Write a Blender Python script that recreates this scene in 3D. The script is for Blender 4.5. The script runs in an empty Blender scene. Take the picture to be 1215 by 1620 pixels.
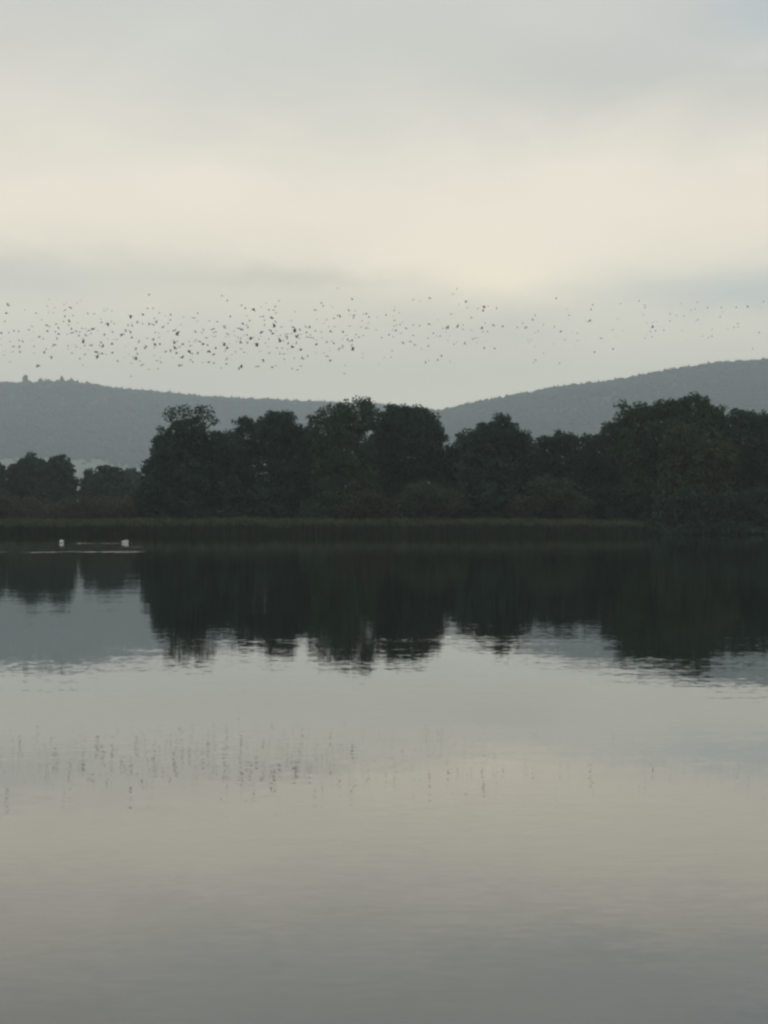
import bpy, math, random
import numpy as np
from mathutils import Vector, Matrix, noise as mnoise

random.seed(7)
rng = np.random.default_rng(7)
scene = bpy.context.scene
COL = scene.collection
R = math.radians

# ------------------------------------------------------------------ camera
EYE = 2.2            # eye height above the lake
F = 3600.0           # focal length in photo pixels (photo 1215 x 1620)
HORIZON = 827.0
cam_data = bpy.data.cameras.new('camera')
cam_data.sensor_width = 36.0
cam_data.lens = F / 1620.0 * 36.0
cam_data.clip_start = 0.1
cam_data.clip_end = 40000.0
cam = bpy.data.objects.new('camera', cam_data)
cam.location = (0, 0, EYE)
cam.rotation_euler = (R(90) + math.atan((HORIZON - 810.0) / F), 0, 0)
COL.objects.link(cam)
scene.camera = cam

# ------------------------------------------------------------------ exposure
scene.view_settings.view_transform = 'Standard'
scene.view_settings.look = 'None'
scene.view_settings.exposure = 0.0
scene.view_settings.gamma = 1.0
scene.view_settings.use_curve_mapping = False
scene.render.engine = 'CYCLES'
scene.cycles.volume_bounces = 2
scene.cycles.max_bounces = 6
scene.cycles.diffuse_bounces = 2
scene.cycles.glossy_bounces = 3
scene.cycles.filter_width = 2.5        # the soft resolving power of a zoomed phone lens
scene.cycles.sample_clamp_indirect = 4.0

# ------------------------------------------------------------------ world: overcast evening sky
SUN_EL, SUN_AZ = R(33), R(6)           # azimuth from +Y towards +X
world = bpy.data.worlds.new('World')
scene.world = world
world.use_nodes = True
wt = world.node_tree
wt.nodes.clear()
WN, WL = wt.nodes, wt.links


def wmath(op, a, b=None, c=None, clamp=False):
    n = WN.new('ShaderNodeMath'); n.operation = op; n.use_clamp = clamp
    for i, v in enumerate((a, b, c)):
        if v is None:
            continue
        if isinstance(v, (int, float)):
            n.inputs[i].default_value = v
        else:
            WL.new(v, n.inputs[i])
    return n.outputs[0]


def wmix(fac, a, b):
    n = WN.new('ShaderNodeMix'); n.data_type = 'RGBA'
    if isinstance(fac, (int, float)):
        n.inputs[0].default_value = fac
    else:
        WL.new(fac, n.inputs[0])
    for i, v in ((6, a), (7, b)):
        if isinstance(v, tuple):
            n.inputs[i].default_value = (*v, 1)
        else:
            WL.new(v, n.inputs[i])
    return n.outputs[2]


tc = WN.new('ShaderNodeTexCoord')
sep = WN.new('ShaderNodeSeparateXYZ'); WL.new(tc.outputs['Generated'], sep.inputs[0])
el_raw = wmath('ARCSINE', sep.outputs[2])
az_raw = wmath('ARCTAN2', sep.outputs[0], sep.outputs[1])
# cloud noise, stretched along the horizon
mp = WN.new('ShaderNodeMapping'); mp.inputs['Scale'].default_value = (1, 1, 2.6)
WL.new(tc.outputs['Generated'], mp.inputs[0])


def wnoise(scale, detail, rough, dist=0.0, off=0.0):
    n = WN.new('ShaderNodeTexNoise'); n.noise_dimensions = '4D'
    n.inputs['W'].default_value = off
    n.inputs['Scale'].default_value = scale; n.inputs['Detail'].default_value = detail
    n.inputs['Roughness'].default_value = rough; n.inputs['Distortion'].default_value = dist
    WL.new(mp.outputs[0], n.inputs['Vector'])
    return n.outputs[0]


n_big = wnoise(7.0, 4, 0.5, 0.3, 1.7)
n_mid = wnoise(20.0, 7, 0.62, 0.8, 4.2)
n_warp = wnoise(11.0, 7, 0.62, 0.6, 9.1)
# warp elevation and azimuth so no layer has a ruled edge
el = wmath('ADD', el_raw, wmath('MULTIPLY', wmath('SUBTRACT', n_warp, 0.5), 0.035))
el = wmath('ADD', el, wmath('MULTIPLY', wmath('SUBTRACT', n_mid, 0.5), 0.012))
az = wmath('ADD', az_raw, wmath('MULTIPLY', wmath('SUBTRACT', n_mid, 0.5), 0.05))

ramp = WN.new('ShaderNodeValToRGB')
cr = ramp.color_ramp
cr.interpolation = 'B_SPLINE'
stops = [(0.0, (1.06, 1.01, .87)), (.05, (1.05, 1.0, .84)), (.08, (1.0, .945, .78)), (.095, (1.02, .95, .78)),
         (.111, (1.15, 1.03, .83)), (.138, (1.19, 1.07, .86)), (.165, (.99, .91, .775)), (.195, (.79, .755, .675)),
         (.235, (.685, .68, .635)), (.45, (.58, .60, .60)), (1.0, (.52, .55, .57))]
RAMP_GAIN = 1.5        # ramp colours stop at 1, so they are stored scaled down
while len(cr.elements) < len(stops):
    cr.elements.new(0.5)
for e, (p, c) in zip(cr.elements, stops):
    e.position = p; e.color = (*(q / RAMP_GAIN for q in c), 1)
WL.new(el, ramp.inputs[0])
sky_c = ramp.outputs[0]
# the whole deck breathes lighter and darker
lum = wmath('ADD', 0.85, wmath('ADD', wmath('MULTIPLY', n_big, 0.20), wmath('MULTIPLY', n_mid, 0.10)))


def bank(px, py, rx, ry, soft=1.0):
    """a cloud bank lying in direction (px, py) of the view"""
    a0 = math.atan((px - 607.5) / F); e0 = math.atan((HORIZON - py) / F)
    da = wmath('DIVIDE', wmath('SUBTRACT', az, a0), rx / F)
    de = wmath('DIVIDE', wmath('SUBTRACT', el, e0), ry / F)
    d2 = wmath('ADD', wmath('MULTIPLY', da, da), wmath('MULTIPLY', de, de))
    return wmath('POWER', 2.718, wmath('MULTIPLY', d2, -soft))


def wmul(fac, a, col):
    n = WN.new('ShaderNodeMix'); n.data_type = 'RGBA'; n.blend_type = 'MULTIPLY'
    WL.new(fac, n.inputs[0]); WL.new(a, n.inputs[6]); n.inputs[7].default_value = (*col, 1)
    return n.outputs[2]


for (px, py, rx, ry, col) in [
        (1010, 120, 300, 75, (.85, .89, .92)),
        (1215, 15, 150, 60, (.80, .90, 1.0)),
        (1180, 85, 90, 26, (1.06, 1.06, 1.06)),
        (420, 110, 330, 90, (.95, .98, .99)),
        (20, 150, 160, 120, (1.03, 1.02, 1.01)),
        (-40, 432, 380, 46, (.77, .82, .87)),
        (480, 443, 170, 17, (.84, .86, .87)),
        (790, 448, 130, 26, (1.13, 1.10, 1.06)),
        (1210, 456, 240, 40, (.68, .78, .88)),
        (790, 515, 120, 22, (.93, .95, .96)),
        (560, 200, 60, 40, (.965, .98, .985)),
        (800, 420, 230, 50, (1.10, 1.09, 1.06))]:
    sky_c = wmul(bank(px, py, rx, ry), sky_c, col)
lumn = WN.new('ShaderNodeVectorMath'); lumn.operation = 'SCALE'
WL.new(sky_c, lumn.inputs[0]); WL.new(lum, lumn.inputs['Scale'])

bg_cloud = WN.new('ShaderNodeBackground'); bg_cloud.inputs['Strength'].default_value = RAMP_GAIN
WL.new(lumn.outputs[0], bg_cloud.inputs['Color'])
sky = WN.new('ShaderNodeTexSky'); sky.sky_type = 'NISHITA'; sky.sun_disc = False
sky.sun_elevation = SUN_EL; sky.sun_rotation = SUN_AZ
bg_sky = WN.new('ShaderNodeBackground'); bg_sky.inputs['Strength'].default_value = 0.08
WL.new(sky.outputs[0], bg_sky.inputs['Color'])
mixs = WN.new('ShaderNodeMixShader'); mixs.inputs[0].default_value = 0.94      # cloud cover
WL.new(bg_sky.outputs[0], mixs.inputs[1]); WL.new(bg_cloud.outputs[0], mixs.inputs[2])
wout = WN.new('ShaderNodeOutputWorld'); WL.new(mixs.outputs[0], wout.inputs['Surface'])

# ------------------------------------------------------------------ sun (diffused by cloud)
sl = bpy.data.lights.new('sun', 'SUN'); sl.energy = 0.5; sl.angle = R(16); sl.color = (1, .93, .84)
so = bpy.data.objects.new('sun', sl); COL.objects.link(so)
sd = Vector((math.sin(SUN_AZ) * math.cos(SUN_EL), math.cos(SUN_AZ) * math.cos(SUN_EL), math.sin(SUN_EL)))
so.rotation_euler = sd.to_track_quat('Z', 'Y').to_euler()
so.location = (0, 0, 600)


# ------------------------------------------------------------------ helpers
def at(px, py, d):
    """point seen at photo pixel (px, py) at distance d"""
    return Vector(((px - 607.5) / F * d, d, EYE + (HORIZON - py) / F * d))


def tag(o, label=None, cat=None, group=None, kind=None):
    if label: o['label'] = label
    if cat: o['category'] = cat
    if group: o['group'] = group
    if kind: o['kind'] = kind
    return o


def mesh_from(name, verts, faces, mats, smooth=False, mat_idx=None):
    me = bpy.data.meshes.new(name)
    v = np.asarray(verts, dtype=np.float32).reshape(-1, 3)
    me.vertices.add(len(v)); me.vertices.foreach_set('co', v.ravel())
    if isinstance(faces, np.ndarray):
        k = faces.shape[1]; nf = faces.shape[0]
        me.loops.add(nf * k); me.loops.foreach_set('vertex_index', faces.astype(np.int32).ravel())
        me.polygons.add(nf)
        me.polygons.foreach_set('loop_start', np.arange(0, nf * k, k, dtype=np.int32))
    else:
        ls, ll = [], []
        for f in faces:
            ls.append(len(ll)); ll.extend(f)
        me.loops.add(len(ll)); me.loops.foreach_set('vertex_index', np.array(ll, dtype=np.int32))
        me.polygons.add(len(faces)); me.polygons.foreach_set('loop_start', np.array(ls, dtype=np.int32))
        nf = len(faces)
    for m in mats:
        me.materials.append(m)
    if mat_idx is not None:
        me.polygons.foreach_set('material_index', np.asarray(mat_idx, dtype=np.int32))
    if smooth:
        me.polygons.foreach_set('use_smooth', np.ones(nf, dtype=bool))
    me.update(calc_edges=True)
    me.validate()
    return me


def obj(name, me, parent=None, loc=(0, 0, 0)):
    o = bpy.data.objects.new(name, me); COL.objects.link(o)
    o.location = loc
    if parent: o.parent = parent
    return o


def empty(name, loc):
    o = bpy.data.objects.new(name, None); o.empty_display_size = .5
    COL.objects.link(o); o.location = loc
    return o


def mat(name, color, rough=.8, var=.35, scale=1.0, color2=None, spec=.2):
    """diffuse material whose colour wanders between two tones (patches and fine grain)"""
    m = bpy.data.materials.new(name); m.use_nodes = True
    nt = m.node_tree; b = nt.nodes['Principled BSDF']
    b.inputs['Roughness'].default_value = rough
    b.inputs['Specular IOR Level'].default_value = spec
    t = nt.nodes.new('ShaderNodeTexCoord')
    n1 = nt.nodes.new('ShaderNodeTexNoise'); n1.inputs['Scale'].default_value = scale; n1.inputs['Detail'].default_value = 6
    n1.inputs['Roughness'].default_value = .65
    nt.links.new(t.outputs['Object'], n1.inputs['Vector'])
    r = nt.nodes.new('ShaderNodeValToRGB')
    c2 = color2 or tuple(c * (1 + var) for c in color)
    c1 = tuple(c * (1 - var) for c in color)
    r.color_ramp.elements[0].position = .32; r.color_ramp.elements[0].color = (*c1, 1)
    r.color_ramp.elements[1].position = .68; r.color_ramp.elements[1].color = (*c2, 1)
    nt.links.new(n1.outputs[0], r.inputs[0]); nt.links.new(r.outputs[0], b.inputs['Base Color'])
    return m


M = {
    'dark_leaf': mat('dark_leaf', (.032, .056, .038), var=.4, scale=.25),
    'green_leaf': mat('green_leaf', (.040, .068, .038), var=.4, scale=.25),
    'olive_leaf': mat('olive_leaf', (.050, .066, .028), var=.4, scale=.3),
    'rust_leaf': mat('rust_leaf', (.054, .052, .032), var=.4, scale=.5),
    'willow_leaf': mat('willow_leaf', (.052, .066, .040), var=.35, scale=.35),
    'scrub_leaf': mat('scrub_leaf', (.052, .058, .034), var=.4, scale=.4),
    'bark': mat('bark', (.06, .05, .04), var=.4, scale=3),
    'ground': mat('ground', (.045, .052, .030), var=.4, scale=.05),
    'forest': mat('forest', (.044, .057, .044), var=.14, scale=.02),
    'field': mat('field', (.14, .155, .11), var=.2, scale=.006),
    'reed': mat('reed', (.032, .040, .025), var=.35, scale=.5),
    'reed_head': mat('reed_head', (.070, .088, .050), var=.4, scale=.5),
    'feather_dark': mat('feather_dark', (.040, .040, .042), var=.3, scale=8, rough=.6),
    'feather_white': mat('feather_white', (.80, .79, .76), var=.05, scale=4, rough=.6),
    'bill': mat('bill', (.55, .20, .05), var=.1, scale=20, rough=.4),
}

# ------------------------------------------------------------------ ground sheet with the lake basin
SHORE = 422.0


def shore_y(x):
    return SHORE + 1.6 * np.sin(x * .045) + 1.0 * np.sin(x * .13 + 1.0)


gx = np.unique(np.concatenate([np.linspace(-4200, -460, 30), np.linspace(-460, 460, 150), np.linspace(460, 4200, 30)]))
gy = np.unique(np.concatenate([np.linspace(-900, -10, 10), np.linspace(-10, 12, 23), np.linspace(12, 405, 30),
                               np.linspace(405, 445, 41), np.linspace(445, 900, 30), np.linspace(900, 9600, 60)]))
GX, GY = np.meshgrid(gx, gy)


def sstep(a, b, v):
    t = np.clip((v - a) / (b - a), 0, 1)
    return t * t * (3 - 2 * t)


def ground_z(x, y):
    land = np.maximum(sstep(-2.0, 5.0, y - shore_y(x)), sstep(9.0, 3.0, y))
    land = np.maximum(land, sstep(415, 435, np.abs(x)))
    z = -2.5 + 3.0 * land
    return z + land * (.12 * np.sin(x * .21) * np.sin(y * .17))


GZ = ground_z(GX, GY)
nx, ny = len(gx), len(gy)
ii = (np.arange(ny - 1)[:, None] * nx + np.arange(nx - 1)[None, :]).ravel()
gf = np.stack([ii, ii + 1, ii + 1 + nx, ii + nx], 1)
go = obj('ground', mesh_from('ground', np.stack([GX, GY, GZ], -1), gf, [M['ground']], smooth=True))
tag(go, kind='structure')

# ------------------------------------------------------------------ lake water
wm = bpy.data.materials.new('lake_water'); wm.use_nodes = True
nt = wm.node_tree; wb = nt.nodes['Principled BSDF']
wb.inputs['Base Color'].default_value = (.006, .011, .006, 1)
wb.inputs['Roughness'].default_value = .015
wb.inputs['IOR'].default_value = 1.41


def nm(op, a, b=None, c=None, clamp=False):
    n = nt.nodes.new('ShaderNodeMath'); n.operation = op; n.use_clamp = clamp
    for i, v in enumerate((a, b, c)):
        if v is None: continue
        if isinstance(v, (int, float)): n.inputs[i].default_value = v
        else: nt.links.new(v, n.inputs[i])
    return n.outputs[0]


def nv(op, a, b=None, scale=None):
    n = nt.nodes.new('ShaderNodeVectorMath'); n.operation = op
    for i, v in enumerate((a, b)):
        if v is None: continue
        if isinstance(v, tuple): n.inputs[i].default_value = v
        else: nt.links.new(v, n.inputs[i])
    if scale is not None:
        if isinstance(scale, (int, float)): n.inputs['Scale'].default_value = scale
        else: nt.links.new(scale, n.inputs['Scale'])
    return n.outputs[0]


wtc = nt.nodes.new('ShaderNodeTexCoord')


def wave(scale_x, scale_y, detail, amp):
    mpn = nt.nodes.new('ShaderNodeMapping'); mpn.inputs['Scale'].default_value = (scale_x, scale_y, 1)
    nt.links.new(wtc.outputs['Object'], mpn.inputs[0])
    n = nt.nodes.new('ShaderNodeTexNoise'); n.inputs['Scale'].default_value = 1.0
    n.inputs['Detail'].default_value = detail; n.inputs['Roughness'].default_value = .5
    nt.links.new(mpn.outputs[0], n.inputs['Vector'])
    return nv('SCALE', nv('SUBTRACT', n.outputs['Color'], (.5, .5, .5)), scale=amp)


def wfac(scale_x, scale_y, detail):
    mpn = nt.nodes.new('ShaderNodeMapping'); mpn.inputs['Scale'].default_value = (scale_x, scale_y, 1)
    nt.links.new(wtc.outputs['Object'], mpn.inputs[0])
    n = nt.nodes.new('ShaderNodeTexNoise'); n.inputs['Scale'].default_value = 1.0; n.inputs['Detail'].default_value = detail
    nt.links.new(mpn.outputs[0], n.inputs['Vector'])
    return n.outputs[0]


wsep = nt.nodes.new('ShaderNodeSeparateXYZ'); nt.links.new(wtc.outputs['Object'], wsep.inputs[0])
slope = nv('ADD', wave(.9, 3.2, 2, .0065), wave(.12, .35, 2, .0055))
slope = nv('ADD', slope, wave(7, 11, 1, .013))
lane = nm('MULTIPLY', nm('POWER', wfac(.03, .22, 3), 2.0), 4.0)
slope = nv('SCALE', slope, scale=nm('ADD', .35, nm('MULTIPLY', lane, .65)))
# ruffled water: narrow wind lines and the wakes of the swans
mask = None
wob = nm('MULTIPLY', nm('SUBTRACT', wfac(.55, .03, 4), .5), 9.0)
for (y0, hw, x0, x1, k) in [(171.5, 5.0, -26.0, -17.6, 1.0), (169.5, 3.4, -36.0, -22.0, .6), (243.0, 7.5, -34.5, -26.5, .6),
                            (247.0, 5.0, -46.0, -33.0, .25), (207.0, 4.5, -25.5, -20.5, .55), (212.0, 75.0, -48.0, -18.0, .02)]:
    my = nm('SUBTRACT', 1.0, nm('DIVIDE', nm('ABSOLUTE', nm('SUBTRACT', nm('ADD', wsep.outputs[1], wob), y0)), hw), clamp=True)
    ex = nm('MULTIPLY', nm('DIVIDE', nm('SUBTRACT', wsep.outputs[0], x0), 2.5, clamp=True),
            nm('DIVIDE', nm('SUBTRACT', x1, wsep.outputs[0]), 2.0, clamp=True))
    m_ = nm('MULTIPLY', nm('MULTIPLY', my, ex), k)
    mask = m_ if mask is None else nm('MAXIMUM', mask, m_)
patchy = nm('MULTIPLY', nm('SUBTRACT', wfac(.45, .06, 4), .36), 4.0, clamp=True)
slope = nv('ADD', slope, nv('SCALE', wave(2.0, 5.0, 2, 1.1), scale=nm('MULTIPLY', mask, patchy)))
nrm = nv('NORMALIZE', nv('ADD', nv('MULTIPLY', slope, (1, 1, 0)), (0, 0, 1)))
nt.links.new(nrm, wb.inputs['Normal'])
wv = [(-425, 3, 0), (425, 3, 0), (425, 434, 0), (-425, 434, 0)]
wo = obj('lake_water', mesh_from('lake_water', wv, [(0, 1, 2, 3)], [wm]))
tag(wo, kind='structure')

# ------------------------------------------------------------------ hills
LEFT_PX = [(-900, 618), (-400, 606), (0, 608), (60, 610), (100, 607), (140, 610), (180, 617), (250, 623), (330, 631), (400, 634),
           (500, 639), (620, 646), (700, 656), (800, 668), (1000, 690), (1600, 720), (2400, 760)]
RIGHT_PX = [(-900, 815), (200, 780), (400, 730), (600, 672), (690, 655), (760, 640), (820, 629), (880, 617), (960, 609), (1000, 601),
            (1060, 589), (1120, 581), (1215, 573), (1400, 566), (1800, 580), (2400, 610)]
LR, RR = 8000.0, 7100.0


def hill_h(px, R_, X):
    p = np.array(px, float)
    return EYE + (HORIZON - np.interp(X / R_ * F + 607.5, p[:, 0], p[:, 1])) / F * R_


LPROF = np.array([(3300, 0), (4800, .14), (5500, .272), (6100, .425), (6700, .60), (7300, .81), (7700, .95), (8000, 1), (8400, .97), (9500, .6)])
RPROF = np.array([(3000, -.02), (4200, .12), (5000, .33), (5800, .62), (6500, .87), (6900, .985), (7100, 1), (7600, .96), (9500, .3)])
_tab = rng.random((64, 64))


def vnoise(x, y, s):
    x = x / s; y = y / s
    xi = np.floor(x).astype(int); yi = np.floor(y).astype(int)
    fx = x - xi; fy = y - yi
    fx = fx * fx * (3 - 2 * fx); fy = fy * fy * (3 - 2 * fy)
    g = lambda a, b: _tab[a % 64, b % 64]
    return (g(xi, yi) * (1 - fx) + g(xi + 1, yi) * fx) * (1 - fy) + (g(xi, yi + 1) * (1 - fx) + g(xi + 1, yi + 1) * fx) * fy - .5


def left_z(X, Y):
    z = hill_h(LEFT_PX, LR, X) * np.interp(Y, LPROF[:, 0], LPROF[:, 1])
    f = np.interp(Y, [4500, 6000, 7500, 8000], [.3, 1, .7, .08])
    return z + f * (vnoise(X, Y, 420) * 34 + vnoise(X, Y, 160) * 12)


def right_z(X, Y):
    z = hill_h(RIGHT_PX, RR, X) * np.interp(Y, RPROF[:, 0], RPROF[:, 1])
    f = np.interp(Y, [4000, 5500, 6600, 7100], [.3, 1, .7, .08])
    return z + f * (vnoise(X + 900, Y, 380) * 34 + vnoise(X, Y + 300, 150) * 12)


def field_edge(X):
    return 6020 + 160 * np.sin(X * .004 + 1) + vnoise(X, X * 0 + 3, 150) * 260


def hill_mesh(name, zf, y0, y1, step_x, step_y, fields):
    hx = np.arange(-3000, 3001, step_x); hy = np.arange(y0, y1 + 1, step_y)
    X, Y = np.meshgrid(hx, hy)
    Z = zf(X, Y)
    n = len(hx)
    i0 = (np.arange(len(hy) - 1)[:, None] * n + np.arange(n - 1)[None, :]).ravel()
    f = np.stack([i0, i0 + 1, i0 + 1 + n, i0 + n], 1)
    cx = X.ravel()[i0]; cy = Y.ravel()[i0]
    mi = ((cy < field_edge(cx)) & (cy > 5150 + 120 * np.sin(cx * .006))).astype(int) if fields else np.zeros(len(f), int)
    o = obj(name, mesh_from(name, np.stack([X, Y, Z], -1), f, [M['forest'], M['field']], True, mi))
    return tag(o, kind='structure')


hill_mesh('hills', left_z, 3300, 9500, 24, 40, True)
hill_mesh('hills', right_z, 3000, 9500, 30, 40, False)

# far woods on the hills: real crowns, too far to tell apart
def crown_templates(k):
    out = []
    for t in range(k):
        v, f = [], []
        conif = t % 3 == 0
        n = 6
        rings = [(.0, .75), (.45, 1.0)] if not conif else [(.0, .9), (.5, .62)]
        for (zz, rr) in rings:
            for i in range(n):
                a = 2 * math.pi * (i + random.random() * .5) / n
                q = rr * random.uniform(.75, 1.15)
                v.append((q * math.cos(a), q * math.sin(a), zz + random.uniform(-.1, .1)))
        v.append((random.uniform(-.2, .2), random.uniform(-.2, .2), 1.15 if conif else 1.0))
        for i in range(n):
            j = (i + 1) % n
            f += [(i, j, n + j), (i, n + j, n + i), (n + i, n + j, 2 * n)]
        out.append((np.array(v), np.array(f)))
    return out


CT = crown_templates(9)


def wood(name, label, xs, ys, zs, hs, rs):
    tv, tf, off = [], [], 0
    pick = rng.integers(0, len(CT), len(xs))
    for t, (v, f) in enumerate(CT):
        k = np.nonzero(pick == t)[0]
        if not len(k): continue
        an = rng.random(len(k)) * 6.283
        c, s = np.cos(an)[:, None], np.sin(an)[:, None]
        px = (v[None, :, 0] * c - v[None, :, 1] * s) * rs[k][:, None] + xs[k][:, None]
        py = (v[None, :, 0] * s + v[None, :, 1] * c) * rs[k][:, None] + ys[k][:, None]
        pz = v[None, :, 2] * hs[k][:, None] + zs[k][:, None] - 1
        tv.append(np.stack([px, py, pz], -1).reshape(-1, 3))
        tf.append((f[None] + (np.arange(len(k)) * len(v))[:, None, None] + off).reshape(-1, 3))
        off += len(k) * len(v)
    o = obj(name, mesh_from(name, np.concatenate(tv), np.concatenate(tf), [M['forest']], True))
    return tag(o, label, 'forest', kind='stuff')


def scatter(n, y0, y1, xh, hmean):
    y = rng.uniform(y0, y1, n)
    x = rng.uniform(-1, 1, n) * (xh * y / 7000.0)
    r = rng.uniform(5, 10.5, n); h = r * rng.uniform(1.0, 1.7, n) * hmean
    return x, y, h, r


x, y, h, r = scatter(24000, 5700, 8060, 1450, 1.0)
keep = (y > field_edge(x) - rng.exponential(70, len(x)))
ex = rng.uniform(-1500, 1500, 1500); ey = rng.uniform(7960, 8060, 1500)          # thick skyline
er = rng.uniform(4, 9, 1500); eh = er * rng.uniform(1.2, 2.2, 1500)
up = np.interp(ex, [-1260, -1220, -1080, -1030], [1, 1.55, 1.45, 1]); eh *= up * rng.uniform(.75, 1.15, 1500)
x = np.concatenate([x[keep], ex]); y = np.concatenate([y[keep], ey]); h = np.concatenate([h[keep], eh]); r = np.concatenate([r[keep], er])
wood('hill_forest', 'hazy blue grey forest covering the long left ridge', x, y, left_z(x, y), h, r)
x, y, h, r = scatter(20000, 4900, 7150, 1450, 1.0)
ex = rng.uniform(-1450, 1450, 1300); ey = rng.uniform(7050, 7150, 1300)
er = rng.uniform(4, 8, 1300); eh = er * rng.uniform(.9, 1.6, 1300)
x = np.concatenate([x, ex]); y = np.concatenate([y, ey]); h = np.concatenate([h, eh]); r = np.concatenate([r, er])
wood('hill_forest', 'hazy blue grey forest covering the rising right hill', x, y, right_z(x, y), h, r)

# ------------------------------------------------------------------ trees
class Tubes:
    def __init__(s): s.v, s.f = [], []

    def tube(s, pts, radii, n=5):
        base = len(s.v)
        for k, (p, r_) in enumerate(zip(pts, radii)):
            d = (pts[min(k + 1, len(pts) - 1)] - pts[max(k - 1, 0)])
            d = d.normalized() if d.length > 1e-6 else Vector((0, 0, 1))
            u = d.orthogonal().normalized(); w = d.cross(u)
            for i in range(n):
                a = 2 * math.pi * i / n
                s.v.append(p + (u * math.cos(a) + w * math.sin(a)) * r_)
        for k in range(len(pts) - 1):
            for i in range(n):
                j = (i + 1) % n
                s.f.append((base + k * n + i, base + k * n + j, base + (k + 1) * n + j, base + (k + 1) * n + i))
        s.f.append(tuple(base + (len(pts) - 1) * n + i for i in range(n)))


def leaf_cards(centres, size_lo, size_hi):
    """folded, uneven leaf sprays: four corners each, bent along the middle"""
    n = len(centres)
    u = rng.normal(size=(n, 3)); u /= np.linalg.norm(u, axis=1)[:, None]
    w = rng.normal(size=(n, 3)); w -= (w * u).sum(1)[:, None] * u; w /= np.linalg.norm(w, axis=1)[:, None]
    nn = np.cross(u, w)
    s = rng.uniform(size_lo, size_hi, n)[:, None]
    a = rng.uniform(.35, .6, (n, 1)) * s; b = rng.uniform(.2, .4, (n, 1)) * s
    bend = rng.uniform(.05, .22, (n, 1)) * s
    p0 = centres - u * a; p2 = centres + u * a
    p1 = centres + w * b + nn * bend + u * a * rng.uniform(-.4, .4, (n, 1))
    p3 = centres - w * b + nn * bend + u * a * rng.uniform(-.4, .4, (n, 1))
    v = np.stack([p0, p1, p2, p3], 1).reshape(-1, 3)
    i0 = np.arange(n) * 4
    f = np.concatenate([np.stack([i0, i0 + 1, i0 + 2], 1), np.stack([i0, i0 + 2, i0 + 3], 1)])
    return v, f


def crown_points(blobs, leaf_k, clump):
    """blobs: centre(3), radii(3), density in metres -> leaf centres gathered into clumps over each lobe"""
    out, tips = [], []
    for (c, rad, dens) in blobs:
        c = np.array(c); rad = np.array(rad)
        area = 4 * math.pi * (rad[0] * rad[2] + rad[0] * rad[1] + rad[1] * rad[2]) / 3
        ncl = max(5, int(area / (clump ** 2 * 1.5) * (0.55 + .45 * dens)))
        d = rng.normal(size=(ncl, 3)); d /= np.linalg.norm(d, axis=1)[:, None]
        q = rng.uniform(.62, 1.0, ncl) ** .7
        q *= rng.uniform(.86, 1.12, ncl)
        cc = c + d * rad * q[:, None]
        cr_ = rng.uniform(.55, 1.15, ncl) * clump
        nl = np.maximum(4, (leaf_k * dens * cr_ ** 2).astype(int))
        for k in range(ncl):
            e = rng.normal(size=(nl[k], 3)); e /= np.linalg.norm(e, axis=1)[:, None]
            e *= (rng.random((nl[k], 1)) ** .45) * cr_[k]
            e[:, 2] *= .72
            out.append(cc[k] + e)
        for k in range(min(ncl, 10 if dens < .9 else 5)):
            tips.append((cc[k], c))
        # inner leaves keep the crown closed
        ni = int(area * 4.6 * dens * dens)
        e = rng.normal(size=(ni, 3)); e /= np.linalg.norm(e, axis=1)[:, None]
        out.append(c + e * rad * (rng.uniform(.25, .85, ni)[:, None]))
    return np.concatenate(out), tips


def tree(name, label, cat, d, blobs_px, leaf, group, base_px=None, trunk_r=.32, leaf_k=38, clump=1.25, size=(.34, .74), depth=.85):
    blobs = []
    for k, b in enumerate(blobs_px):
        px, py, rx, ry = b[:4]; dens = b[4] if len(b) > 4 else 1.0
        dd = d + random.uniform(-1, 1) * .35 * rx / F * d
        c = at(px, py, dd)
        blobs.append((tuple(c), (rx / F * d, max(rx, ry) / F * d * depth, ry / F * d), dens))
    bx = (base_px if base_px is not None else sum(b[0] * b[2] for b in blobs_px) / sum(b[2] for b in blobs_px))
    base = at(bx, HORIZON, d); base.z = float(ground_z(np.array(base.x), np.array(base.y))) - .1
    root = empty(name, base)
    pts, tips = crown_points(blobs, leaf_k, clump)
    gz = base.z + .15
    pts = pts[pts[:, 2] > gz]
    v, f = leaf_cards(pts - np.array(base), *size)
    obj('crown', mesh_from('crown', v, f, [leaf]), root)
    top = max(b[0][2] for b in blobs) - base.z
    tb = Tubes()
    lean = Vector((random.uniform(-.4, .4), random.uniform(-.4, .4), 0))
    tp = [Vector((0, 0, 0)), Vector((0, 0, top * .12)), lean * .4 + Vector((0, 0, top * .35)), lean + Vector((0, 0, top * .62))]
    tb.tube(tp, [trunk_r * 1.5, trunk_r * 1.05, trunk_r * .85, trunk_r * .5], 8)
    obj('trunk', mesh_from('trunk', tb.v, tb.f, [M['bark']], True), root)
    br = Tubes()
    for (c, rad, dens) in blobs:
        c = Vector(c) - base
        s0 = Vector((0, 0, min(top * random.uniform(.25, .55), max(.3, c.z * .7)))) + lean * .4
        mid = s0.lerp(c, .5) + Vector((random.uniform(-.5, .5), random.uniform(-.5, .5), random.uniform(0, .6)))
        br.tube([s0, mid, c], [trunk_r * .5, trunk_r * .3, trunk_r * .14], 5)
    for (t, c) in tips:
        a = Vector(c) - base; b = Vector(t) - base
        b = a + (b - a) * random.uniform(1.0, 1.12)
        mid = a.lerp(b, .55) + Vector((random.uniform(-.3, .3), random.uniform(-.3, .3), random.uniform(-.1, .4)))
        br.tube([a, mid, b], [trunk_r * .16, trunk_r * .1, .018], 4)
    obj('limb', mesh_from('limb', br.v, br.f, [M['bark']], True), root)
    return tag(root, label, cat, group)


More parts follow.
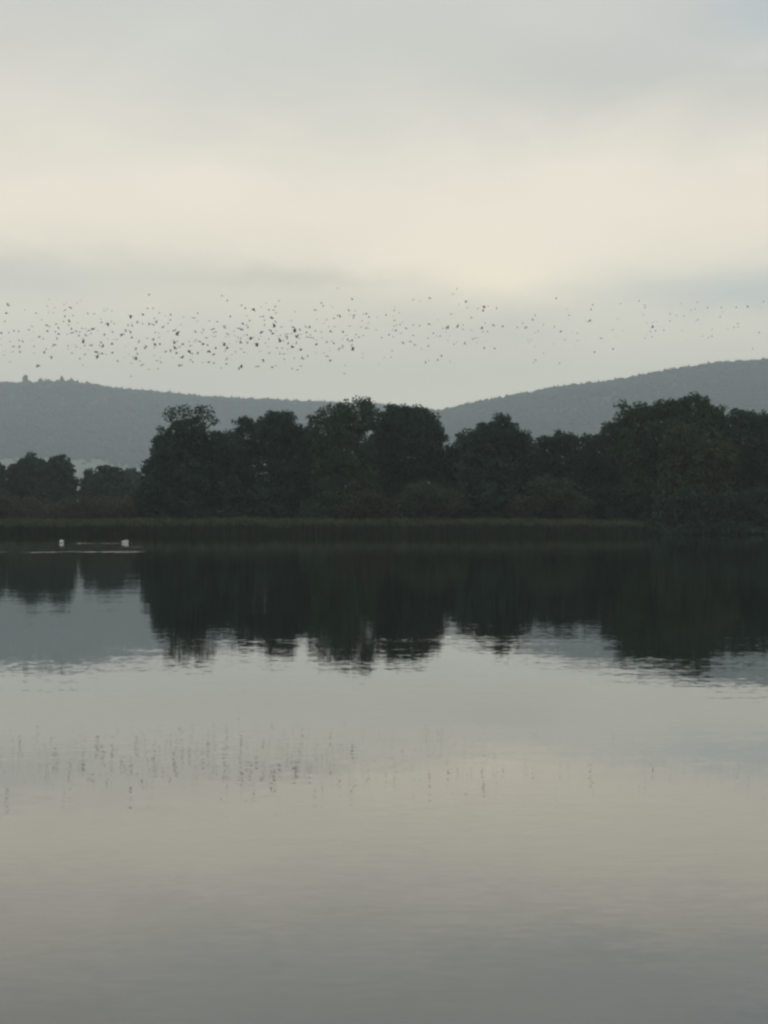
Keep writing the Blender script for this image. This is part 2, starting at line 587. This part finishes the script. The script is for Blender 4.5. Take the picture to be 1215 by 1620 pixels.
WOOD = 'trees of the lakeside wood'
tree('broadleaf_tree', 'tall dark tree with ragged open top at the wood edge beside the marsh gap', 'tree', 440,
     [(284, 654, 20, 14, .34), (318, 651, 20, 13, .36), (334, 668, 11, 10, .4), (268, 661, 10, 6, .3), (302, 676, 32, 16, .7),
      (258, 693, 15, 18), (262, 712, 24, 26), (300, 712, 42, 36), (345, 718, 28, 36), (250, 745, 24, 36), (290, 775, 50, 48),
      (345, 775, 36, 48), (236, 785, 20, 36), (226, 800, 12, 24), (285, 815, 55, 20), (350, 812, 35, 22)], M['dark_leaf'], WOOD)
tree('broadleaf_tree', 'round headed dark tree between the ragged topped tree and the wispy tall crown', 'tree', 448,
     [(387, 677, 15, 16), (443, 668, 26, 18), (425, 680, 24, 20), (420, 700, 36, 26), (458, 690, 24, 22), (425, 742, 52, 48), (470, 742, 24, 44),
      (420, 797, 54, 34)], M['dark_leaf'], WOOD)
tree('broadleaf_tree', 'tallest tree of the wood with a wispy domed pale crown', 'tree', 441,
     [(560, 646, 36, 17, .42), (532, 655, 34, 18, .45), (585, 652, 18, 14, .4), (500, 672, 17, 18, .6), (560, 668, 42, 22, .7),
      (520, 690, 30, 25, .8), (545, 715, 52, 42), (540, 768, 56, 48), (530, 806, 52, 26)], M['green_leaf'], WOOD)
tree('broadleaf_tree', 'broad dark domed tree just left of the deep notch in the treeline', 'tree', 450,
     [(654, 660, 30, 20), (620, 658, 16, 15), (678, 680, 22, 22), (615, 672, 24, 20), (645, 690, 45, 30), (685, 705, 20, 28), (645, 720, 54, 45),
      (650, 772, 58, 50), (655, 808, 50, 24)], M['dark_leaf'], WOOD)
tree('young_tree', 'low young tree filling the deep notch in the treeline', 'tree', 456,
     [(712, 716, 12, 12), (708, 745, 22, 28), (712, 785, 28, 36)], M['dark_leaf'], WOOD, trunk_r=.15)
tree('broadleaf_tree', 'peaked dark green tree just right of the deep notch in the treeline', 'tree', 437,
     [(796, 675, 20, 18), (768, 688, 26, 18), (790, 700, 40, 30), (738, 700, 16, 18), (824, 700, 12, 20), (780, 740, 55, 42),
      (835, 730, 12, 30), (780, 790, 66, 42), (775, 812, 50, 20)], M['dark_leaf'], WOOD)
tree('broadleaf_tree', 'shorter flat topped tree with one upright tuft in the dip before the big right crown', 'tree', 447,
     [(884, 686, 7, 7, .7), (882, 698, 22, 13), (862, 704, 13, 12), (905, 704, 18, 13), (880, 735, 40, 34), (880, 790, 52, 42), (890, 812, 44, 20)],
     M['dark_leaf'], WOOD)
tree('broadleaf_tree', 'stepped dark tree leaning against the big right crown', 'tree', 453,
     [(935, 702, 18, 15), (962, 688, 18, 20), (985, 680, 18, 24), (955, 740, 42, 45), (955, 795, 52, 42)], M['dark_leaf'], WOOD)
tree('broadleaf_tree', 'big wide domed tree with a spiky left shoulder at the right of the wood', 'tree', 446,
     [(1092, 647, 38, 21), (1050, 652, 34, 18), (1016, 652, 20, 15, .7), (986, 644, 8, 10, .4), (1000, 660, 20, 16, .7), (1128, 662, 24, 24),
      (1060, 690, 70, 42), (1000, 720, 34, 48), (1125, 700, 40, 45), (1030, 785, 58, 50), (1000, 808, 40, 24)], M['green_leaf'], WOOD)
tree('broadleaf_tree', 'olive yellow tinged tree standing in front of the big right dome', 'tree', 432,
     [(1085, 698, 30, 26), (1070, 725, 30, 34), (1120, 730, 46, 42), (1098, 780, 62, 44)], M['olive_leaf'], WOOD)
tree('broadleaf_tree', 'level topped dark tree at the far right end of the wood', 'tree', 441,
     [(1165, 666, 24, 20), (1195, 670, 28, 20), (1228, 674, 28, 22), (1180, 715, 50, 45), (1232, 725, 45, 50), (1195, 780, 60, 48)],
     M['dark_leaf'], WOOD)
BK = 'dark trees filling the wood behind the front crowns'
for (px, top, w_, lab) in [
        (292, 700, 44, 'dark tree behind the trunk of the ragged topped tree'),
        (1062, 690, 50, 'dark tree behind the middle of the big wide dome'),
        (790, 700, 46, 'dark tree directly behind the peaked tree'),
        (366, 680, 36, 'dark tree closing the notch right of the ragged topped tree'),
        (484, 674, 40, 'dark tree closing the notch left of the wispy tallest crown'),
        (604, 682, 40, 'dark tree behind the join of the wispy crown and the broad dome'),
        (722, 706, 36, 'dark tree behind the deep notch in the treeline'),
        (846, 706, 36, 'dark tree behind the gap right of the peaked tree'),
        (928, 712, 40, 'dark tree behind the dip left of the big wide dome'),
        (985, 715, 40, 'dark tree behind the spiky shoulder of the big wide dome'),
        (1150, 690, 46, 'dark tree behind the gap right of the big wide dome')]:
    tree('broadleaf_tree', lab, 'tree', 478 + random.uniform(-6, 10),
         [(px, top + 16, w_ * .5, 16), (px - w_ * .3, top + 34, w_ * .6, 26), (px + w_ * .35, top + 38, w_ * .6, 26),
          (px, 770, w_ * 1.15, 50), (px - 12, 805, w_ * 1.2, 34), (px + 14, 808, w_ * 1.2, 30)], M['dark_leaf'], BK)
FAR = 'trees beyond the marsh'
tree('broadleaf_tree', 'bushy twin lobed tree far behind the left reeds and swans', 'tree', 650,
     [(46, 738, 22, 18), (28, 750, 18, 16), (94, 740, 22, 19), (72, 748, 22, 18), (60, 775, 58, 34), (102, 772, 22, 32)], M['dark_leaf'], FAR,
     size=(.6, 1.2), leaf_k=20)
tree('broadleaf_tree', 'partly cut off tree at the left edge behind the reeds', 'tree', 640,
     [(-8, 748, 18, 18), (-40, 745, 35, 30), (-14, 785, 30, 34)], M['dark_leaf'], FAR, size=(.6, 1.2), leaf_k=20)
tree('conifer_tree', 'small pointed tree just left of the low round tree beyond the marsh', 'tree', 700,
     [(140, 748, 4, 9), (140, 760, 8, 12), (139, 780, 12, 24)], M['dark_leaf'], FAR, size=(.6, 1.2), leaf_k=20, trunk_r=.18)
tree('broadleaf_tree', 'low round tree beyond the marsh in the gap by the ragged tree', 'tree', 655,
     [(168, 752, 20, 14), (182, 755, 18, 14), (160, 770, 20, 20), (175, 785, 38, 32)], M['dark_leaf'], FAR, size=(.6, 1.2), leaf_k=20)
tree('broadleaf_tree', 'faint farther tree peeping between the low round tree and the ragged tree', 'tree', 900,
     [(208, 752, 14, 10), (195, 757, 12, 10), (214, 775, 24, 28)], M['dark_leaf'], FAR, size=(.7, 1.3), leaf_k=18)
SH = 'shrubs behind the reeds'
tree('shrub', 'rusty brown shrub at the foot of the wispy tallest tree', 'shrub', 428,
     [(580, 792, 26, 18), (558, 804, 22, 16), (606, 806, 22, 16)], M['rust_leaf'], SH, trunk_r=.1, size=(.3, .6), clump=.8)
tree('shrub', 'wide grey green willow shrub right of the rusty brown shrub', 'shrub', 430,
     [(672, 784, 38, 22), (640, 798, 26, 18), (708, 796, 32, 20)], M['willow_leaf'], SH, trunk_r=.12, size=(.3, .65), clump=.9)
tree('shrub', 'rounded dull green shrub below the flat topped tree', 'shrub', 430,
     [(868, 778, 38, 26), (830, 800, 28, 18), (905, 798, 30, 20)], M['willow_leaf'], SH, trunk_r=.12, size=(.3, .65), clump=.9)
tree('shrub', 'dark shrub overhanging the water at the right end of the reeds', 'shrub', 425,
     [(1045, 826, 20, 20), (1065, 815, 32, 26), (1100, 805, 42, 34), (1050, 835, 14, 12), (1085, 835, 30, 12), (1070, 841, 40, 8)], M['dark_leaf'], SH, trunk_r=.14, size=(.35, .7), clump=1.0)
tree('shrub', 'very dark shrub reaching the water in the right corner of the wood', 'shrub', 425,
     [(1165, 808, 48, 36), (1220, 806, 45, 38), (1150, 836, 45, 13), (1215, 836, 45, 13), (1180, 842, 60, 8), (1120, 841, 40, 8)], M['dark_leaf'], SH, trunk_r=.14, size=(.35, .7), clump=1.0)
tree('shrub', 'brown marsh scrub under the twin lobed tree', 'shrub', 520,
     [(135, 805, 30, 14), (100, 812, 30, 12), (165, 810, 28, 13)], M['scrub_leaf'], SH, trunk_r=.08, size=(.3, .6), clump=.8)
tree('shrub', 'brown marsh scrub at the left edge of the reeds', 'shrub', 520,
     [(-5, 800, 24, 18), (18, 812, 22, 12)], M['scrub_leaf'], SH, trunk_r=.08, size=(.3, .6), clump=.8)
tree('shrub', 'low brownish scrub between the low round tree and the ragged tree', 'shrub', 500,
     [(205, 806, 26, 13), (236, 808, 26, 14)], M['scrub_leaf'], SH, trunk_r=.08, size=(.3, .6), clump=.8)
for (px, w_, hh, d_, lab) in [(40, 40, 20, 590, 'dull brown thicket under the left part of the twin lobed tree'),
                              (115, 34, 18, 600, 'dull brown thicket right of the trunk of the twin lobed tree'),
                              (172, 36, 20, 600, 'dull brown thicket at the foot of the low round tree'),
                              (218, 30, 24, 590, 'dull brown thicket left of the foot of the ragged tree'),
                              (-25, 34, 24, 590, 'dull brown thicket at the left edge under the cut off tree')]:
    tree('shrub', lab, 'shrub', d_, [(px, 822 - hh * .8, w_, hh), (px - w_ * .5, 826 - hh * .6, w_ * .6, hh * .75),
                                     (px + w_ * .5, 826 - hh * .6, w_ * .6, hh * .75)], M['scrub_leaf'], SH, trunk_r=.08,
         size=(.4, .8), clump=.9, leaf_k=34)
# three trees tall enough to break the skyline of the left ridge
SK = 'trees breaking the left ridge skyline'
for (px, w_, hpx, lab) in [(40, 9, 17, 'tall broad tree standing clear above the left ridge skyline'),
                           (63, 7, 11, 'squat tree right of the tall broad tree on the left ridge skyline'),
                           (77, 7, 9, 'low rounded tree between the squat tree and the slim tree on the ridge skyline'),
                           (97, 5, 13, 'slim spire like tree on the left ridge skyline'),
                           (114, 8, 8, 'low wide tree just right of the slim tree on the left ridge skyline')]:
    yb = float(np.interp(px, [p[0] for p in LEFT_PX], [p[1] for p in LEFT_PX]))
    base = at(px, yb, LR); base.z = float(left_z(np.array(base.x), np.array(base.y))) - 1
    root = empty('skyline_tree', base)
    k = LR / F
    blobs = []
    for q in range(18):
        t = (q + .5) / 18 * .85 + .08
        hw = w_ * k * (1.08 - t) * (1.0 if w_ > 5 else .8)
        blobs.append(((random.uniform(-.7, .7) * hw, random.uniform(-.5, .5) * hw, t * hpx * k),
                      (hw * random.uniform(.35, .6), hw * .5, hpx * random.uniform(.12, .2) * k), .8))
    pts, _ = crown_points(blobs, 6, 3.0)
    v, f = leaf_cards(pts, 2.0, 4.0)
    obj('crown', mesh_from('crown', v, f, [M['forest']]), root)
    tb = Tubes(); tb.tube([Vector((0, 0, 0)), Vector((0, 0, hpx * .8 * k))], [.6, .25], 6)
    obj('trunk', mesh_from('trunk', tb.v, tb.f, [M['bark']]), root)
    tag(root, lab, 'tree', SK)

# ------------------------------------------------------------------ reeds
def reeds():
    n1, n2 = 34000, 14000
    x = rng.uniform(-92, 51, n1); y = shore_y(x) + rng.uniform(-1.2, 8.5, n1)
    x2 = rng.uniform(-92, -46, n2); y2 = rng.uniform(431, 500, n2)
    x = np.concatenate([x, x2]); y = np.concatenate([y, y2]); n = n1 + n2
    keep = rng.random(n) < .75 + vnoise(x, y, 2.5)
    x, y = x[keep], y[keep]; n = len(x)
    z0 = np.maximum(ground_z(x, y), -.6)
    H = 2.5 + vnoise(x, y * .2, 11) * .5 + vnoise(x, y, 4) * .6 + vnoise(x, y, 1.3) * .45 + rng.normal(0, .30, n)
    H *= np.interp(y - shore_y(x), [-1.5, .5, 3], [.72, .93, 1])
    H -= np.interp(x, [44, 51], [0, .5])
    an = rng.random(n) * 6.283
    lean = rng.uniform(.05, .5, n)
    dx, dy = np.cos(an) * lean, np.sin(an) * lean
    wa = rng.random(n) * 6.283; w = rng.uniform(.025, .06, n)
    wx, wy = np.cos(wa) * w, np.sin(wa) * w
    zt = np.maximum(z0 + .2, H)
    P = lambda t, s: np.stack([x + dx * t * t + wx * s, y + dy * t * t + wy * s, z0 + (zt - z0) * t], -1)
    v = np.stack([P(0, -1), P(0, 1), P(.55, 1), P(.55, -1), P(.86, .7), P(.86, -.7), P(1.0, 0), P(.93, 1.9), P(.93, -1.9)], 1)
    b = np.arange(n)[:, None] * 9
    stem = np.concatenate([b + np.array([[0, 1, 2, 3]]), b + np.array([[3, 2, 4, 5]])])
    head = np.concatenate([b + np.array([[5, 4, 7, 8]]), b + np.array([[8, 7, 6, 6]])])
    faces = [tuple(q) for q in stem.tolist()] + [tuple(q) if q[2] != q[3] else tuple(q[:3]) for q in head.tolist()]
    mi = np.concatenate([np.zeros(len(stem), int), np.ones(len(head), int)])
    o = obj('reed_bed', mesh_from('reed_bed', v.reshape(-1, 3), faces, [M['reed'], M['reed_head']], False, mi))
    tag(o, 'long band of tall olive brown reeds along the far shore', 'reeds', kind='stuff')


reeds()

# ------------------------------------------------------------------ swans
def loft(path, n=14):
    """one skin along a path of (point, half width, half height)"""
    v, f = [], []
    for k, (p, a, b) in enumerate(path):
        p = Vector(p)
        d = Vector(path[min(k + 1, len(path) - 1)][0]) - Vector(path[max(k - 1, 0)][0])
        d.normalize()
        side = Vector((0, 1, 0)); up = d.cross(side).normalized() * -1
        for i in range(n):
            t = 2 * math.pi * i / n
            v.append(p + side * math.cos(t) * a + up * math.sin(t) * b)
    for k in range(len(path) - 1):
        for i in range(n):
            j = (i + 1) % n
            f.append((k * n + i, k * n + j, (k + 1) * n + j, (k + 1) * n + i))
    f.append(tuple(range(n))[::-1]); f.append(tuple((len(path) - 1) * n + i for i in range(n)))
    return v, f


def swan(label, px, d, yaw, s):
    p = at(px, HORIZON, d)
    root = empty('swan', (p.x, p.y, 0)); root.rotation_euler = (0, 0, yaw); root.scale = (s, s, s)
    tag(root, label, 'swan', 'swans on the lake')
    # tail, back, breast, then the neck folded low with the head laid towards the back
    body = [((-.60, 0, .20), .015, .01), ((-.52, 0, .19), .08, .035), ((-.40, 0, .16), .17, .10), ((-.22, 0, .13), .235, .17),
            ((0, 0, .12), .26, .20), ((.20, 0, .12), .235, .19), ((.33, 0, .15), .17, .15), ((.41, 0, .22), .10, .10),
            ((.43, 0, .31), .062, .065), ((.39, 0, .40), .05, .052), ((.31, 0, .445), .046, .048), ((.23, 0, .455), .046, .048),
            ((.15, 0, .45), .052, .054), ((.08, 0, .445), .058, .06), ((.02, 0, .432), .045, .048), ((-.02, 0, .42), .022, .022)]
    v, f = loft(body); obj('body', mesh_from('body', v, f, [M['feather_white']], True), root)
    bl = [((-.015, 0, .421), .02, .02), ((-.07, 0, .402), .019, .013), ((-.115, 0, .388), .012, .006)]
    v, f = loft(bl, 8); obj('bill', mesh_from('bill', v, f, [M['bill']], True), root)
    for sg in (-1, 1):
        wg = [((.24, sg * .17, .19), .03, .05), ((.12, sg * .225, .22), .05, .12), ((-.08, sg * .225, .245), .055, .135),
              ((-.28, sg * .16, .25), .05, .105), ((-.46, sg * .09, .235), .035, .06), ((-.60, sg * .05, .225), .012, .016)]
        v, f = loft(wg, 10); obj('wing', mesh_from('wing', v, f, [M['feather_white']], True), root)


swan('left of the two white swans, rounder and seen end on', 97.5, 247, R(-80), .80)
swan('right of the two white swans, longer and seen side on', 198, 247, R(8), .72)

# ------------------------------------------------------------------ the flock
def bird_mesh(k, dihedral, sweep):
    v, f = [], []
    n = 6
    for (x_, r_) in [(-.16, .004), (-.10, .022), (0, .036), (.08, .032), (.125, .024), (.155, .018), (.185, .002)]:
        for i in range(n):
            a = 2 * math.pi * i / n
            v.append((x_, math.cos(a) * r_, math.sin(a) * r_))
    for q in range(6):
        for i in range(n):
            j = (i + 1) % n
            f.append((q * n + i, q * n + j, (q + 1) * n + j, (q + 1) * n + i))
    f += [tuple(range(n))[::-1], tuple(6 * n + i for i in range(n))]
    # tail: a thin wedge
    b = len(v)
    v += [(-.10, -.015, .006), (-.10, .015, .006), (-.24, .042, .004), (-.24, -.042, .004),
          (-.10, -.015, -.006), (-.10, .015, -.006), (-.24, .042, -.002), (-.24, -.042, -.002)]
    f += [tuple(b + i for i in q) for q in ((0, 1, 2, 3), (7, 6, 5, 4), (0, 3, 7, 4), (1, 5, 6, 2), (3, 2, 6, 7), (0, 4, 5, 1))]
    # wings: inner and outer panel with thickness
    for sg in (-1, 1):
        b = len(v)
        y1, y2 = .15, .30
        z1 = y1 * math.tan(dihedral); z2 = z1 + (y2 - y1) * math.tan(dihedral * .55)
        st = [(.09, -.075, .02, .015, .008), (.105, -.07, y1, z1 + .01, .006), (.03 - sweep, -.05 - sweep, y2, z2 + .008, .003)]
        for (xf, xb, yy, zz, th) in st:
            v += [(xf, sg * yy, zz), (xb, sg * yy, zz), (xb, sg * yy, zz - th), (xf, sg * yy, zz - th)]
        for q in range(2):
            for i in range(4):
                j = (i + 1) % 4
                fa = (b + q * 4 + i, b + q * 4 + j, b + q * 4 + 4 + j, b + q * 4 + 4 + i)
                f.append(fa if sg > 0 else fa[::-1])
        f.append(tuple(b + 8 + i for i in range(4)))
    return v, f


POSES = [bird_mesh(k, R(dh), sw) for k, (dh, sw) in enumerate([(55, .03), (35, .02), (15, .02), (0, .04), (-20, .03), (-40, .02), (25, .05), (-8, .02)])]
BIRD_ME = [mesh_from('flying_bird', v, f, [M['feather_dark']]) for v, f in POSES]
S1 = """70,120L 85,140 60,215L 45,287 130,383 175,388 10,407 10,455 10,510 125,527 180,537 118,578 35,610 45,573 185,585 95,483 178,468 215,485 80,400 235,180
303,335 370,432L 410,458 305,470 270,365 320,530 325,590 418,590 505,510D 485,623L 368,717 783,702 462,85 445,142 518,158 605,132 630,107 612,184D 665,156L 730,117
765,93 460,203 505,210 690,232 610,247 648,280 655,295L 600,290 440,322L 465,340 447,385L 535,310 553,345 552,412L 635,407 537,460 643,518 735,303 830,210 890,220
1015,172 985,190 958,300L 1018,312D 1080,310 718,378 755,390 808,357 843,375D 880,365D 860,405 825,427D 780,452 787,492D 715,510 722,530L 800,522 765,545 860,520L
840,560 970,530L 940,515 910,580D 918,615D 930,595 967,592D 1003,600 1063,590L 1060,508L 1075,465 1105,462 1063,383 1148,412L 988,415 1187,368 1185,527 985,160 1060,190"""
S2 = """22,235D 137,222L 180,170 233,160 292,212 247,262 273,280 217,308 85,305 35,330 397,278L 375,310 325,348L 32,447L 22,400 10,500 75,548L 168,530L 235,457L 290,440L
288,403 248,500L 298,508L 245,540 180,450 95,485 435,497D 460,418D 463,478 512,508D 480,530 445,550D 455,595L 350,580L 400,577 508,635D 590,520D 575,567D 603,590 605,628
590,650 657,583L 680,480D 708,507D 748,517 740,442L 612,257L 655,208 635,392 700,400 790,368L 828,392L 910,347L 812,435L 763,568D 697,560 497,322 445,378 890,48 938,95
1075,143 1108,167 1183,170D 1117,237 842,295 767,285 1078,305L 1047,355D 1075,368D 1130,350 1093,423 940,410D 908,517D 935,542D 957,505 1025,480 1065,495L 1065,550L
1013,577L 980,608 1162,457D 1178,510 1210,525D 1115,480 825,550 930,650L 928,695L 758,680L 703,678 810,680 70,650D 108,660 130,703D 27,688 45,625 268,663L 280,735
305,632 245,610 420,635 880,733 1068,725D 1045,745 1210,718L 20,390"""
S3 = """43,275 90,237 213,212 115,305 175,270 185,325 160,305 72,398 143,375D 63,365 180,415 165,463D 233,460L 45,510D 40,550 20,580 130,493L 155,520D 185,500 195,545
280,552L 220,603D 250,588 115,580 345,467D 325,405 365,320 360,510D 330,520 408,492 472,517 380,562D 403,570 420,535 378,620 340,655D 417,672D 467,465D 500,470L 508,560D
565,590 565,627L 570,390 552,300L 615,238 628,268 708,258 720,278 663,390 632,432 683,462 740,458L 700,508D 787,352L 765,93 905,205 868,310 937,305 885,347 922,350L
917,377 882,453D 817,515 850,545 813,578 860,588 1005,542L 943,530 1040,470 988,462 1130,492 1137,375 1187,565 733,618L 713,595 692,660 692,690 783,668L 900,637 907,682D
668,740D 697,773L 638,710 837,828 1007,750 60,770D 15,835D 5,640D 255,720L 485,743 440,765L 430,760 118,712 180,830 258,762 357,760 418,830 335,860 388,868 108,648
218,697 238,660 298,615"""
S4 = """88,272L 88,308 75,362 90,400L 10,355 10,440 107,445 105,488L 150,522L 38,535 78,555 263,540D 240,602D 283,635L 172,620 200,475 270,443 330,445 418,435D 270,207
330,215 427,192L 683,100 643,152 768,217L 780,275 700,247 500,395 547,477 595,457L 580,512 690,455L 820,493L 615,548 460,525 490,545 412,648 530,733 497,770 385,803
413,778 62,745 67,690 655,628 680,605 768,628D 812,615 870,607 853,570 880,563 937,668 1040,668L 918,477L 950,420 1113,460L 938,283L 1060,290 818,370 617,790 345,670"""
S5 = """60,238L 105,260L 120,250 75,303 87,293 103,327 145,357 145,220 103,175 92,200 205,98 268,175 263,197 228,252L 197,233 283,258 308,298 295,318 365,205L 380,125
258,148 410,285 420,290 477,338 522,250 475,247 512,120 632,88 630,138 600,110 622,175 638,215 590,222 665,235L 640,265 660,280 628,287 680,250 718,250 748,172 748,205
878,115 868,148 848,150 815,180 1000,158 988,183 1065,140 1120,137 1072,215L 950,245 895,218 1195,110 928,142"""
birds = []
for (S, x0, y0, sc) in ((S1, 0, 460, 5.985), (S2, 203, 460, 5.985), (S3, 406, 440, 5.985), (S4, 609, 440, 5.985), (S5, 812, 440, 3.015)):
    for t in S.split():
        q = {'D': 2, 'L': 1}.get(t[-1], 0)
        a, b = t.rstrip('DL').split(',')
        birds.append((q, x0 + float(a) / sc, y0 + float(b) / sc))
birds.sort(key=lambda b: -b[0] * 10 + random.random() * 9)


def bird_pose(q, px, py):
    d = {2: random.uniform(160, 178), 1: random.uniform(172, 195), 0: random.uniform(185, 230)}[q]
    s = {2: random.uniform(.70, .84), 1: random.uniform(.56, .70), 0: random.uniform(.36, .6)}[q]
    s *= 1.04 if px < 480 else (.86 if px > 812 else .95)
    yaw = random.gauss(0, .6) + (math.pi if random.random() < .25 else 0)
    return at(px, py, d), (random.gauss(0, .35), random.gauss(0, .18), yaw), s


LIMIT = 300
rest_v, rest_f, off = [], [], 0
faint = [(0, random.gauss(300, 210), random.gauss(535, 24)) for _ in range(150)] + [(0, random.uniform(560, 1215), random.gauss(520, 22)) for _ in range(60)]
for i, (q, px, py) in enumerate(birds + faint):
    loc, rot, s = bird_pose(q, px, py)
    kpose = random.randrange(len(POSES))
    if i < LIMIT:
        o = obj('flying_bird', BIRD_ME[kpose], None, loc)
        o.rotation_euler = rot; o.scale = (s, s, s)
        tag(o, 'small dark bird in flight within the loose flock above the treetops', 'bird', 'birds of the flock over the lake')
    else:
        m = Matrix.LocRotScale(loc, __import__('mathutils').Euler(rot), Vector((s, s, s)))
        v, f = POSES[kpose]
        rest_v += [m @ Vector(c) for c in v]; rest_f += [tuple(off + j for j in fa) for fa in f]; off += len(v)
o = obj('distant_flock', mesh_from('distant_flock', rest_v, rest_f, [M['feather_dark']]))
tag(o, 'faintest and farthest birds scattered through the flock', 'flock', kind='stuff')

# ------------------------------------------------------------------ haze: the evening air over the valley
hm = bpy.data.materials.new('haze'); hm.use_nodes = True
hn = hm.node_tree; hn.nodes.clear()
pv = hn.nodes.new('ShaderNodeVolumePrincipled')
pv.inputs['Color'].default_value = (.83, .945, 1.0, 1)
pv.inputs['Density'].default_value = 1.19e-4
ho = hn.nodes.new('ShaderNodeOutputMaterial'); hn.links.new(pv.outputs[0], ho.inputs['Volume'])
x0, x1, y0, y1, z0, z1 = -4300, 4300, -1000, 9700, -3.7, 650
hv = [(x0, y0, z0), (x1, y0, z0), (x1, y1, z0), (x0, y1, z0), (x0, y0, z1), (x1, y0, z1), (x1, y1, z1), (x0, y1, z1)]
hf = [(3, 2, 1, 0), (4, 5, 6, 7), (0, 1, 5, 4), (1, 2, 6, 5), (2, 3, 7, 6), (3, 0, 4, 7)]
hz = obj('haze', mesh_from('haze', hv, hf, [hm]))
tag(hz, kind='stuff')
